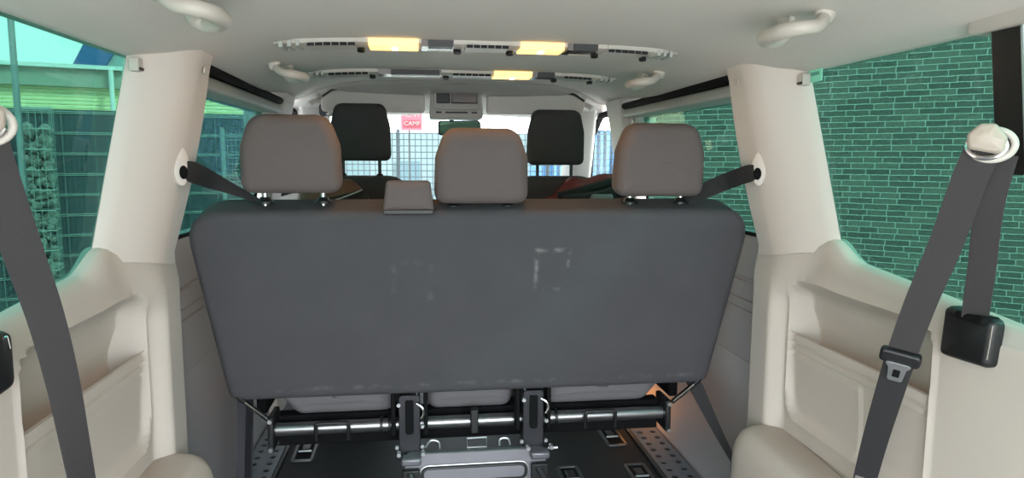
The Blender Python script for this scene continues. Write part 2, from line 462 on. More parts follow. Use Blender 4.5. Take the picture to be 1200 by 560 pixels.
# front door windows with black seal, windscreen
for i, s in enumerate((-1, 1)):
    q = rounded([(3.15, .97), (3.79, .97), (3.66, 1.24), (3.45, 1.335), (3.15, 1.345)], [.01, .02, .06, .05, .01], 5)
    X = lambda z: lerp(.80, .765, (z-.97)/.4)
    mb = MB(); mb.loft([[Vector((s*(X(p.y)+d), p.x, p.y)) for p in q] for d in (-.002, .002)])
    win = mb.build('window_%d' % (i+3), CLEAR, kind='structure', smooth=False)
    mb = MB(); mb.tube([Vector((s*(X(p.y)-.006), p.x, p.y)) for p in inset(q, -.008)], (.016, .016), 8, closed=True)
    mb.build('seal', BLACKMAT, win)
    mb = MB(); mb.grid(lambda y, k: Vector((s*[.87, .83, .80, .79, .79, .80, .80][k], y, [.985, .98, .965, .93, .6, .3, 0][k])), frange(3.15, 4.15, 8), list(range(7)))
    mb.box((s*.895, 3.66, .45), (.02, 1.0, 1.0))
    mb.build('door_%d' % (i+3), GREYTRIM, kind='structure')
pane('window_5', [(-.72, 4.05, .86), (.72, 4.05, .86), (.66, 3.6, 1.36), (-.66, 3.6, 1.36)], CLEAR)

# ================================================================== EXTERIOR
ASPH = mat('asphalt', (168, 164, 158), .9, noise=.2, nscale=3, bump=.4, bscale=60)
mb = MB(); mb.box((0, 20, -.6), (90, 90, .1)); mb.build('ground', ASPH, kind='structure')

def brick_material():
    m = bpy.data.materials.new('brickwork'); m.use_nodes = True; n = m.node_tree; b = n.nodes['Principled BSDF']
    t = n.nodes.new('ShaderNodeTexCoord'); sp = n.nodes.new('ShaderNodeSeparateXYZ'); cb = n.nodes.new('ShaderNodeCombineXYZ')
    n.links.new(t.outputs['Object'], sp.inputs[0]); n.links.new(sp.outputs['X'], cb.inputs['X']); n.links.new(sp.outputs['Z'], cb.inputs['Y'])
    dn = n.nodes.new('ShaderNodeTexNoise'); dn.inputs['Scale'].default_value = 14; n.links.new(cb.outputs[0], dn.inputs['Vector'])
    vm = n.nodes.new('ShaderNodeVectorMath'); vm.operation = 'MULTIPLY_ADD'
    vm.inputs[1].default_value = (.010, .010, 0); n.links.new(dn.outputs['Color'], vm.inputs[0]); n.links.new(cb.outputs[0], vm.inputs[2])
    br = n.nodes.new('ShaderNodeTexBrick'); n.links.new(vm.outputs[0], br.inputs['Vector'])
    br.inputs['Scale'].default_value = 1; br.inputs['Brick Width'].default_value = .225; br.inputs['Row Height'].default_value = .0615
    br.inputs['Mortar Size'].default_value = .0052; br.inputs['Mortar Smooth'].default_value = .35; br.inputs['Bias'].default_value = -.1
    br.offset = .37; br.offset_frequency = 2; br.squash = .8; br.squash_frequency = 3
    br.inputs['Color1'].default_value = lin((140, 131, 122)); br.inputs['Color2'].default_value = lin((106, 101, 96)); br.inputs['Mortar'].default_value = lin((222, 213, 203))
    nz = n.nodes.new('ShaderNodeTexNoise'); nz.inputs['Scale'].default_value = 30; nz.inputs['Detail'].default_value = 6; n.links.new(cb.outputs[0], nz.inputs['Vector'])
    mx = n.nodes.new('ShaderNodeMix'); mx.data_type = 'RGBA'; mx.blend_type = 'OVERLAY'; mx.inputs[0].default_value = .35
    n.links.new(br.outputs[0], mx.inputs[6]); n.links.new(nz.outputs[0], mx.inputs[7]); n.links.new(mx.outputs[2], b.inputs['Base Color'])
    bp = n.nodes.new('ShaderNodeBump'); bp.inputs['Strength'].default_value = .7; bp.inputs['Distance'].default_value = .01; bp.invert = True
    n.links.new(br.outputs['Fac'], bp.inputs['Height']); n.links.new(bp.outputs[0], b.inputs['Normal'])
    b.inputs['Roughness'].default_value = .9
    return m
A = Vector((2.33, 8.5, 0)); d = Vector((.773, -.635, 0)).normalized(); L = 9.5
nrm = Vector((d.y, -d.x, 0))
mb = MB(); mb.box((L/2, 0, 2.2), (L, .3, 5.5))
bw = mb.build('brick_wall', brick_material(), kind='structure', smooth=False)
bw.matrix_world = Matrix.Translation(A - nrm*(-.15)*(-1)) @ Matrix.Rotation(math.atan2(d.y, d.x), 4, 'Z')
tag(bw, 'dark brick wall with pale mortar outside the right windows', 'wall')

# left side: privacy fence, gabion column, mast, long building
FD = Vector((.954, .30, 0)).normalized(); FN = Vector((FD.y, -FD.x, 0))    # FN points to the van
F0 = Vector((-3.44, 7.3, 0))
def fp(u, v, z): return F0 + FD*u + FN*v + Vector((0, 0, z))
FRAME = Matrix((FD, -FN, Vector((0, 0, 1)))).transposed()
STRIP = mat('fence_strip', (76, 82, 90), .6, noise=.15, nscale=4)
WIRE = mat('fence_wire', (168, 176, 172), .5, .2)
GALV = mat('galvanised_steel', (150, 156, 158), .45, .6, noise=.1, nscale=20)
STONE = mat('gabion_stone', (140, 139, 134), .95, noise=.35, nscale=14, bump=.6, bscale=40)
SIDING = mat('light_cladding', (246, 240, 196), .6)
GREYBAND = mat('grey_fascia', (170, 170, 156), .6)
WHITEP = mat('white_panel', (235, 236, 235), .5)
BLUEP = mat('blue_cladding', (70, 104, 160), .5)
fence = thing('privacy_fence', fp(0, 0, -.55), 'dark slatted privacy fence with pale wires outside the left windows', 'fence')
u0 = -3.6
for k in range(4):
    ua, ub = u0+k*1.37, u0+(k+1)*1.37
    if k == 2: ub += 0
    mb = MB(); n = 31
    for j in range(n):
        uu = lerp(ua+.03, ub-.03, (j+.5)/n); mb.box(fp(uu, 0, .53), (.047, .012, 2.1), FRAME)
    p = mb.build('slat_panel', STRIP, fence, smooth=False)
    mb = MB()
    for j in range(11):
        for q in (-.008, .008): mb.tube([fp(ua, .012, -.45+.2*j+q), fp(ub, .012, -.45+.2*j+q)], .0048, 6)
    for j in range(5): mb.tube([fp(lerp(ua, ub, (j+.5)/5), .016, -.5), fp(lerp(ua, ub, (j+.5)/5), .016, 1.6)], .0022, 5)
    mb.build('wire_mesh', WIRE, fence)
    mb = MB(); mb.box(fp(ub, .02, .53), (.05, .05, 2.15), FRAME); mb.build('post', STRIP, fence, smooth=False, bevel=.004)
gab = thing('gabion_column', fp(-.36, .17, -.55), 'narrow wire cage column filled with grey stones before the dark fence', 'gabion')
mb = MB()
for j in range(12):
    z = -.52+.19*j
    mb.tube([fp(-.49, .30, z), fp(-.23, .30, z), fp(-.23, .06, z), fp(-.49, .06, z)], .006, 6, closed=True)
for uu in frange(-.49, -.23, 6):
    mb.tube([fp(uu, .30, -.55), fp(uu, .30, 1.6)], .0025, 5)
for vv in (.06, .14, .22): mb.tube([fp(-.23, vv, -.55), fp(-.23, vv, 1.6)], .0025, 5)
mb.build('cage', WIRE, gab)
mb = MB()
for j in range(330):
    c = fp(random.uniform(-.46, -.26), random.uniform(.10, .265), random.uniform(-.52, 1.40))
    bm = bmesh.new(); bmesh.ops.create_icosphere(bm, subdivisions=1, radius=random.uniform(.032, .056))
    sc3 = [random.uniform(.65, 1.2) for _ in range(3)]; R = Matrix.Rotation(random.uniform(0, 6), 3, Vector((random.random(), random.random(), random.random()+.01)).normalized())
    vs2 = []
    for v in bm.verts:
        pq = v.co.copy(); pq = Vector((pq.x*sc3[0], pq.y*sc3[1], pq.z*sc3[2]))*random.uniform(.8, 1.15); vs2.append(c+R@pq)
    mb.add(vs2, [[v.index for v in f.verts] for f in bm.faces]); bm.free()
mb.build('stone_filling', STONE, gab, smooth=False, kind='stuff')
mast = thing('steel_mast', (-3.70, 6.70, -.55), 'tall thin galvanised mast standing before the privacy fence', 'pole')
mb = MB(); mb.tube([(-3.70, 6.70, -.55), (-3.70, 6.70, 4.5)], [.030, .024], 12); mb.build('shaft', GALV, mast)
mb = MB(); mb.box((-3.70, 6.70, -.54), (.2, .2, .02)); mb.build('base_plate', GALV, mast)
mb = MB(); mb.disc((-3.70, 6.70, .62), (0, 0, 1), .036, .06); mb.build('clamp', GALV, mast)
# green mesh gate panel further along the fence
gate = thing('mesh_gate', fp(1.62, .4, -.55), 'pale framed wire mesh gate seen through the left sliding door window', 'gate')
mb = MB()
gp = [fp(1.25, .4, -.5), fp(1.80, .4, -.5), fp(1.80, .4, 1.42), fp(1.25, .4, 1.42)]
mb.tube(gp, .028, 8, closed=True); mb.build('gate_frame', GALV, gate)
mb = MB()
for j in range(14): mb.tube([fp(1.25+.04*j, .4, -.5), fp(1.25+.04*j, .4, 1.42)], .004, 5)
for j in range(32): mb.tube([fp(1.25, .4, -.5+.06*j), fp(1.80, .4, -.5+.06*j)], .004, 5)
mb.build('wire_mesh', GALV, gate)
# long low building behind the fence
def bp_(u, v, z): return Vector((-4.51, 9.87, 0)) + FD*u - FN*v + Vector((0, 0, z))
bld = thing('site_building', bp_(0, 0, -.55), 'long low building with pale ribbed cladding and grey fascia behind the dark fence', 'building')
mb = MB()
for j in range(51):
    z = -.5+.05*j
    mb.loft([[bp_(-9, .02, z), bp_(-9, -.0, z+.012), bp_(-9, -.0, z+.038), bp_(-9, .02, z+.05), bp_(-9, 3, z+.05), bp_(-9, 3, z)], [bp_(2.75, .02, z), bp_(2.75, -.0, z+.012), bp_(2.75, -.0, z+.038), bp_(2.75, .02, z+.05), bp_(2.75, 3, z+.05), bp_(2.75, 3, z)]])
mb.build('cladding', SIDING, bld, smooth=False)
mb = MB(); mb.box(bp_(-3.1, 1.45, 2.145), (11.7, 3.1, .23), FRAME); mb.build('fascia', GREYBAND, bld, smooth=False)
mb = MB(); mb.box(bp_(-3.1, 1.43, 2.285), (11.8, 3.2, .05), FRAME); mb.build('roof_edge', WHITEP, bld, smooth=False)
mb = MB(); mb.tube([bp_(.30, -.16, 2.27), bp_(.30, -.16, -.5)], .03, 10); mb.build('downpipe', WHITEP, bld)
# blue gabled hall further off
hall = thing('blue_hall', (-9.5, 25, -.55), 'blue clad hall with striped roof rising behind the low building', 'building')
mb = MB(); o = [Vector((-11.2, 24.2, z)) for z in ()]
pts = [(-11.25, 4.1), (-10.55, 5.15), (-7.2, 7.2), (-7.2, -.5), (-11.25, -.5)]
pts2 = [(-10.1, 5.1), (-10.85, 3.6)]
mb.loft([[Vector((p[0], 24.3+q*6, p[1])) for p in [(-11.25, 4.1), (-10.75, 5.0), (-9.7, 4.9), (-11.0, 3.0)]] for q in (0, 1)])
mb.build('gable', BLUEP, hall, smooth=False)
mb = MB(); mb.loft([[Vector((p[0], 24.4+q*6, p[1])) for p in [(-11.0, 3.0), (-9.7, 4.9), (-6.2, 4.6), (-6.2, -.5), (-11, -.5)]] for q in (0, 1)])
mb.build('wall', mat('hall_wall', (165, 175, 175), .6, noise=.1, nscale=2), hall, smooth=False)
for k in range(7):
    x0 = -9.6+.42*k
    mb = MB(); mb.loft([[Vector((p[0], 24.25+q*.12, p[1])) for p in [(x0, 3.3), (x0+.26, 3.3), (x0+.26, 3.75+.12*k), (x0, 3.62+.12*k)]] for q in (0, 1)])
    mb.build('window', WHITEP if k % 2 else BLUEP, hall, smooth=False)

# front: mesh fence, pale building, sign
DARKWIRE = mat('grey_wire', (44, 52, 58), .6, .2)
ff = thing('wire_mesh_fence', (0, 11.2, -.55), 'grey wire mesh fence seen through the windscreen', 'fence')
FY = lambda x: 11.22 - .155*x
for k in range(5):
    xa, xb = -1.7+1.2*k, -1.7+1.2*(k+1)
    mb = MB()
    for j in range(13): x = lerp(xa, xb, j/13); mb.tube([(x, FY(x), -.5), (x, FY(x), 1.53)], .0075, 5)
    for j in range(21): z = -.47+.1*j; mb.tube([(xa, FY(xa), z), (xb, FY(xb), z)], .0075, 5)
    mb.build('mesh_panel', DARKWIRE, ff)
    mb = MB(); mb.box((xb, FY(xb)+.03, .52), (.06, .05, 2.15)); mb.build('post', DARKWIRE, ff, smooth=False)
pb = thing('pale_hall', (2, 24, -.55), 'overexposed pale hall with bands behind the mesh fence', 'building')
mb = MB(); mb.box((2, 24, .68), (16, 6, 2.46)); mb.build('wall', mat('pale_wall', (86, 99, 103), .6, noise=.12, nscale=.8), pb, smooth=False)
for k in range(9):
    mb = MB(); mb.box((-5.0+1.5*k, 20.97, .5+.1*(k % 3)), (.7, .08, 1.1)); mb.build('window', mat('pale_window', (70, 88, 96), .2), pb, smooth=False)
blue = thing('blue_container', (4.6, 15, -.55), 'light blue ribbed container beyond the right front door window', 'container')
mb = MB()
for j in range(30):
    x = 2.6+.14*j; mb.box((x, 15-.155*x, .62), (.07, .06, 2.3))
mb.box((4.7, 15.9, .62), (4.3, 1.9, 2.3)); mb.build('ribbed_wall', mat('light_blue_paint', (62, 104, 146), .5), blue, smooth=False)
mb = MB(); mb.box((4.7, 15.6, 1.80), (4.4, 2.6, .10)); mb.build('roof', WHITEP, blue, smooth=False)
SIGNW = mat('sign_white', (118, 114, 112), .7)
sign = thing('rental_sign', (-.31, 14.4, -.55), 'red sign board with white letters on a post above the mesh fence', 'sign')
mb = MB(); mb.tube([(-.36, 14.42, -.55), (-.36, 14.42, 1.8)], .022, 8); mb.build('post', DARKMET, sign)
mb = MB(); mb.box((-.31, 14.37, 1.93), (.44, .03, .46)); mb.build('board', mat('pink_board', (126, 60, 74), .6), sign, smooth=False)
mb = MB(); mb.box((-.30, 14.35, 1.84), (.34, .01, .15)); mb.build('red_plate', mat('red_paint', (112, 24, 42), .6), sign, smooth=False)
def text(body, loc, size, m, parent, name='lettering'):
    cu = bpy.data.curves.new(name, 'FONT'); cu.body = body; cu.size = size; cu.extrude = .003; cu.align_x = 'CENTER'; cu.align_y = 'CENTER'
    tmp = bpy.data.objects.new(name, cu); col.objects.link(tmp)
    me = bpy.data.meshes.new_from_object(tmp.evaluated_get(bpy.context.evaluated_depsgraph_get()))
    bpy.data.objects.remove(tmp); bpy.data.curves.remove(cu)
    o = bpy.data.objects.new(name, me); col.objects.link(o); o.parent = parent; o.location = Vector(loc)-ROOT[parent.name]
    o.rotation_euler = (math.pi/2, 0, 0); me.materials.clear(); me.materials.append(m); return o
text('RENT', (-.31, 14.345, 2.02), .15, SIGNW, sign)
text('CAMP', (-.30, 14.338, 1.84), .125, SIGNW, sign)

# ================================================================== BENCH SEAT
bench = thing('bench_seat', (0, 1.95, 0), 'dark grey three-seat bench seen from behind, with three headrests and steel under-frame', 'bench seat')
tilt = Vector((0, -.24, 1)).normalized()          # up along the backrest; it leans back
O = Vector((0, 1.965, .458)); Ux = Vector((1, 0, 0))
H = .530/tilt.z
# normal U x V points to the rear (towards -Y)
out = rounded([(-.645, .012), (.645, .012), (.722, H-.03), (.66, H+.025), (-.66, H+.025), (-.722, H-.03)], [.055, .055, .07, .07, .07, .07], 7)
out = [Vector((p.x, p.y)) for p in rounded([(-.690, .008), (.690, .008), (.752, H+.012), (-.752, H+.012)], [.04, .04, .09, .09], 10)]
mb = MB(); slab(mb, out, O, Ux, tilt, .14, r=.026, bulge=.008, n=6)
back = mb.build('backrest', BENCHFAB, bench, angle=80)
# welt seam along the top and round the rear panel
rear = tilt.cross(Ux)*-1
Wn = Ux.cross(tilt)
mb = MB(); mb.tube([O+Ux*p.x+tilt*p.y+Wn*.055 for p in inset(out, .010)], .0042, 6, closed=True)
mb.build('welt', mat('welt_cord', (38, 38, 42), .9), back)
# headrests
ho = rounded([(-.130, 0), (.130, 0), (.126, .12), (.098, .197), (-.098, .197), (-.126, .12)], [.035, .035, .05, .05, .05, .05], 6)
def headrest(x, zb, y, parent, fab, lean=-.12, sx=1.0, px=.074, posth=.05, esc=True, outline=ho, pm=CHROME):
    V = Vector((0, lean, 1)).normalized()
    mb = MB(); slab(mb, [Vector((p.x*sx, p.y)) for p in outline], (x, y, zb), Ux, V, .095, r=.035, bulge=.008, n=6)
    h = mb.build('headrest', fab, parent, angle=80)
    for q in (-px, px):
        mb = MB(); mb.tube([Vector((x+q, y+.005, zb+.03)), Vector((x+q, y+.010-posth*lean*-.0, zb-posth))], .0075, 12); mb.build('post', pm, h)
        if esc:
            mb = MB(); c = Vector((x+q, y+.010, zb-posth+.006))
            mb.tube([c, c+Vector((0, 0, .006)), c+Vector((0, 0, .010)), c+Vector((0, 0, .017))], [.022, .0215, .015, .0125], 18); mb.build('post_sleeve', BLACKPL, h)
    return h
for x, z, ph in ((-.487, 1.033, .036), (-.002, 1.005, .020), (.486, 1.023, .030)):
    headrest(x, z, 1.825, bench, HEADFAB, posth=ph, sx=.965, px=.073)
# belt outlet hump for the middle belt
mb = MB(); s2 = rounded([(-.066, -.01), (.066, -.01), (.056, .077), (-.056, .077)], [.012]*4, 5)
slab(mb, s2, (-.193, 1.80, .985), Ux, (0, .12, 1), .085, r=.012, bulge=.004)
hump = mb.build('belt_outlet', HEADFAB, bench, angle=60)
mb = MB(); mb.box((-.193, 1.747, .986), (.126, .006, .012)); mb.build('outlet_lip', BLACKPL, hump, bevel=.002)
# seat cushions showing below the backrest
for x0, x1, n in ((-.625, -.225, 0), (-.165, .125, 1), (.185, .625, 2)):
    cx, hw = (x0+x1)/2, (x1-x0)/2
    a = .10 if n == 0 else .02; b = .10 if n == 2 else .02
    o = rounded([(-hw+a, 0), (hw-b, 0), (hw, .115), (-hw, .115)], [.04 if n != 0 else .05, .04 if n != 2 else .05, .03, .03], 6)
    mb = MB(); slab(mb, o, (cx, 2.21, .372), Ux, (0, 0, 1), .46, r=.035, bulge=.008)
    mb.build('seat_cushion', CUSHFAB, bench, angle=80)
# tubes and brackets
mb = MB(); mb.tube([(-.585, 1.96, .345), (.572, 1.96, .345)], .019, 16); mb.build('cross_tube', TUBEMET, bench)
mb = MB()
for x in (-.27, .225):
    for q in (-.012, .012):
        mb = MB(); mb.tube([(x+q-.004, 1.96, .345), (x+q+.004, 1.96, .345)], .026, 16); mb.build('tube_collar', BLACKPL, bench)
mb = MB(); mb.box((-.005, 2.02, .345), (1.16, .05, .055)); mb.build('rear_crossmember', BLACKMAT, bench, bevel=.004)
mb = MB(); mb.box((-.005, 2.02, .293), (1.16, .03, .035)); mb.build('lower_crossmember', BLACKMAT, bench, bevel=.004)
mb = MB(); mb.box((0, 2.46, .40), (1.28, .02, .22)); mb.build('dark_backing', BLACKMAT, bench, bevel=.004)  # black sheet added behind the cushions so the gaps look dark
for x, wd_ in ((-.195, .05), (.155, .05), (-.632, .03), (.632, .03)):
    mb = MB(); mb.box((x, 2.23, .43), (wd_, .42, .12)); mb.build('dark_gap_fill', BLACKMAT, bench, bevel=.006)  # black boxes added to keep the gaps around the cushions dark
for x in (-.588, .580):
    mb = MB(); mb.box((x, 1.97, .345), (.018, .10, .10)); o = mb.build('end_plate', BLACKPL, bench, bevel=.006)
    for z in (.302, .385):
        mb = MB(); mb.disc((x, 1.922, z), (0, -1, 0), .006, .010); mb.build('bolt', SATIN, o)
for s in (-1, 1):
    mb = MB(); mb.tube(smooth_path([(s*.668, 1.90, .50), (s*.664, 1.898, .470), (s*.648, 1.905, .448), (s*.596, 1.936, .385)], 6), .0075, 10); k = mb.build('side_rod', BLACKPL, bench)
    mb = MB(); mb.tube([(s*.648, 1.897, .451), (s*.598, 1.928, .390)], .0045, 10); mb.build('bright_rod', CHROME, k)
# two hinge uprights, each a forked plate with lever
for x in (-.200, .160):
    mb = MB()
    o = rounded([(-.031, -.02), (.031, -.02), (.031, .175), (-.031, .175)], [.004, .004, .014, .014], 4)
    mb.loft([[Vector((x+p.x, y, .275+p.y)) for p in o] for y in (1.905, 1.955)])
    h = mb.build('hinge_upright', DARKMET, bench, bevel=.003)
    sl = rounded([(-.012, .06), (.012, .06), (.012, .16), (-.012, .16)], [.0115, .0115, .004, .004], 4)
    mb = MB(); mb.loft([[Vector((x+p.x, y, .275+p.y)) for p in sl] for y in (1.8995, 1.906)]); mb.build('slot', BLACKMAT, h)
    for q, z in ((-.036, .300), (.036, .300), (.037, .36), (-.030, .425)):
        mb = MB(); mb.disc((x+q, 1.902, z), (0, -1, 0), .0055, .010, 10); mb.build('bolt', SATIN, h)
    mb = MB(); mb.tube(smooth_path([(x+.02, 1.895, .428), (x+.036, 1.89, .418), (x+.040, 1.89, .40), (x+.034, 1.89, .385)], 5), .004, 8); mb.build('spring_hook', CHROME, h)
    for q in (-.046, .046):
        mb = MB(); mb.box((x+q, 1.93, .40), (.012, .05, .14)); mb.build('side_cheek', BLACKMAT, h, bevel=.003)
mb = MB(); mb.box((-.012, 1.93, .358), (.022, .03, .07)); mb.build('centre_strap', BLACKPL, bench, bevel=.003)
for x in (-.42, .37):
    mb = MB(); mb.tube(smooth_path([(x-.045, 1.935, .315), (x-.045, 1.93, .362), (x-.03, 1.93, .368), (x+.03, 1.93, .368), (x+.045, 1.93, .362), (x+.045, 1.935, .315)], 4), .0055, 8)
    mb.build('wire_loop', BLACKPL, bench)
mb = MB(); mb.tube([(-.035, 1.91, .312), (.022, 1.91, .312), (.022, 1.91, .284), (-.035, 1.91, .284)], .003, 8, closed=True); mb.build('centre_bracket', SATIN, bench)
mb = MB(); mb.tube(smooth_path([(-.155, 1.91, .29), (-.14, 1.91, .31), (-.118, 1.91, .305), (-.115, 1.91, .285)], 5), .003, 8); mb.build('spring_clip', SATIN, bench); mb = MB(); mb.tube(smooth_path([(.06, 1.91, .285), (.063, 1.91, .305), (.085, 1.91, .305), (.092, 1.91, .285)], 5), .003, 8)
mb.build('spring_clip', SATIN, bench)
# pressed steel panel with a long rounded groove
mb = MB()
po = rounded([(-.226, -.03), (.200, -.03), (.196, .283), (-.215, .283)], [.01, .01, .02, .02], 4)
mb.loft([[Vector((p.x, 1.885+y+(.283-p.y)*-.10+.0, p.y)) for p in po] for y in (0, .02)])
pan = mb.build('foot_panel', PANELMET, bench, bevel=.004)
def py(z): return 1.885-(.283-z)*.10
mb = MB(); g = rounded([(-.165, .198), (.135, .198), (.135, .240), (-.165, .240)], [.0208]*4, 6)
mb.tube([Vector((p.x, py(p.y)-.001, p.y)) for p in g], .0045, 8, closed=True); mb.build('groove', BLACKPL, pan)
mb = MB(); g = rounded([(-.172, .191), (.142, .191), (.142, .247), (-.172, .247)], [.027]*4, 6)
mb.tube([Vector((p.x, py(p.y), p.y)) for p in g], .0028, 8, closed=True); mb.build('groove_edge', SATIN, pan)
for x, q in ((-.196, 1), (.173, -1)):
    mb = MB(); mb.box((x, 1.87, .272), (.056, .04, .022)); mb.build('cap', PANELMET, pan, bevel=.006)
    mb = MB(); mb.box((x, py(.16)-.006, .16), (.05, .016, .17)); lv = mb.build('latch_recess', BLACKPL, pan, bevel=.004)
    mb = MB(); mb.tube(smooth_path([(x-.005, py(.235)-.02, .235), (x+.01, py(.20)-.028, .205), (x+.02, py(.16)-.03, .165), (x+.028, py(.13)-.026, .135)], 5), (.009, .009), 8); mb.build('latch_lever', DARKMET, lv)
    for d_ in (-.034, .034):
        mb = MB(); mb.disc((x+d_, py(.26)-.004, .292), (0, -1, 0), .006, .02, 10); mb.build('bolt', SATIN, lv)
mb = MB(); mb.tube([(.13, py(.175)-.02, .178), (.17, py(.175)-.02, .178)], .005, 8); mb.build('latch_pin', SATIN, pan); mb = MB(); mb.tube([(.2, 1.88, .283), (.228, 1.88, .283)], .004, 8); mb.build('latch_pin', SATIN, pan)

# ================================================================== FRONT SEATS
fo = rounded([(-.125, 0), (.125, 0), (.122, .14), (.10, .235), (-.10, .235), (-.122, .14)], [.03, .03, .05, .04, .04, .05], 6)
for x, nm in ((-.405, 'left'), (.420, 'right')):
    ft = thing('front_seat', (x, 2.95, 0), 'black front seat with tall headrest on the %s, behind the %s' % (nm, 'dark bench beside the sign' if nm == 'left' else 'maroon jacket'), 'seat')
    ft['label'] = ('black front seat left of the rear-view mirror, its headrest just left of the red sign' if nm == 'left'
                   else 'black front seat with a maroon jacket hung over its backrest')
    V = Vector((0, -.14, 1)).normalized()
    o = rounded([(-.20, 0), (.20, 0), (.215, .40), (.19, .655), (-.19, .655), (-.215, .40)], [.05, .05, .1, .10, .10, .1], 7)
    mb = MB(); slab(mb, o, (x, 3.02, .40), Ux, V, .12, r=.05, bulge=.01); b = mb.build('backrest', FRONTFAB, ft, angle=80)
    mb = MB(); o = rounded([(-.24, -.25), (.24, -.25), (.24, .25), (-.24, .25)], [.06]*4, 6); slab(mb, o, (x, 3.25, .40), Ux, (0, 1, 0), .14, r=.05, bulge=.01); mb.build('seat_cushion', FRONTFAB, ft, angle=80)
    mb = MB(); mb.box((x, 3.22, .17), (.40, .36, .33)); mb.build('seat_base', BLACKPL, ft, bevel=.02)
    headrest(x, 1.112 if x < 0 else 1.098, 2.94, ft, FRONTFAB, lean=-.10, px=.075, posth=.078, outline=fo, pm=DARKMET)

# jackets over the front seats
def sheet(mb, pts_rows, th):
    """drape: rows of points thickened"""
    return mb.grid(lambda i, j: pts_rows[i][j], list(range(len(pts_rows))), list(range(len(pts_rows[0]))))
def drape(x0, x1, ytop, ztop_f, front, backd, seed, nx=22, ny=18):
    rnd = random.Random(seed); ph = [rnd.uniform(0, 6) for _ in range(6)]
    rows = []
    for i in range(nx):
        u = i/(nx-1); x = lerp(x0, x1, u); zt = ztop_f(u); row = []
        for j in range(ny):
            v = j/(ny-1)*2-1                      # -1 back hang .. 0 top .. 1 front hang
            y = ytop - .075*math.sin(max(-1, min(1, v*1.6))*math.pi/2)
            hang = max(0, abs(v)-.25)/.75
            z = zt - .03*(abs(v)*1.0)**2 - hang*(backd if v > 0 else front)
            wv = .012*math.sin(u*9+ph[0]+v*2)+.008*math.sin(u*17+ph[1]-v*3)
            row.append(Vector((x+.01*math.sin(v*5+ph[2]), y-wv*(1 if v > 0 else -1), z+wv*.5)))
        rows.append(row)
    return rows
jk = thing('jacket', (.53, 2.9, 1.0), 'maroon and black jacket slung over the right front seat', 'jacket')
mb = MB(); sheet(mb, drape(.36, .74, 2.86, lambda u: .955+.095*sstep(0, .33, u)+.012*sstep(.5, 1, u), .20, .24, 3), 0); mb.build('maroon_shell', MAROON, jk, solid=.012, angle=80)
mb = MB(); mb.tube(smooth_path([(.40, 2.765, .965), (.48, 2.758, .985), (.56, 2.752, 1.008), (.64, 2.752, 1.028), (.74, 2.758, 1.035)], 6), (.016, .03), 10); mb.tube(smooth_path([(.42, 2.76, .95), (.55, 2.748, .965), (.65, 2.745, .99), (.75, 2.75, 1.0)], 6), (.02, .035), 10)
mb.build('black_sleeve', BLACKCL, jk)
mb = MB(); slab(mb, rounded([(-.05, -.05), (.05, -.05), (.05, .045), (-.05, .045)], [.02]*4, 5), (.575, 2.735, .94), Ux, (0, 0, 1), .04, r=.015); mb.build('grey_lining', CUSHFAB, jk)
bn = thing('padded_bundle', (-.45, 2.8, .9), 'rounded brown-topped dark padded bundle behind the left front seat', 'bundle')
mb = MB(); o = rounded([(-.14, -.10), (.128, -.10), (.125, .0), (.06, .072), (-.14, .074)], [.02, .02, .06, .06, .02], 7)
slab(mb, o, (-.49, 2.815, .965), Ux, (0, .1, 1), .13, r=.04, bulge=.01); mb.build('brown_top', BROWNCL, bn, angle=80)
mb = MB(); o = rounded([(-.13, -.10), (.130, -.10), (.126, .005), (.105, .038), (-.13, -.02)], [.02, .02, .03, .02, .02], 6)
slab(mb, o, (-.488, 2.735, .962), Ux, (0, .1, 1), .05, r=.02, bulge=.004); mb.build('dark_side', BLACKCL, bn, angle=80)
mb = MB(); mb.tube(smooth_path([(-.62, 2.708, .94), (-.50, 2.706, .958), (-.42, 2.706, .985), (-.385, 2.706, 1.0)], 6), .0025, 8); mb.build('piping', MATS['grey_trim'], bn)

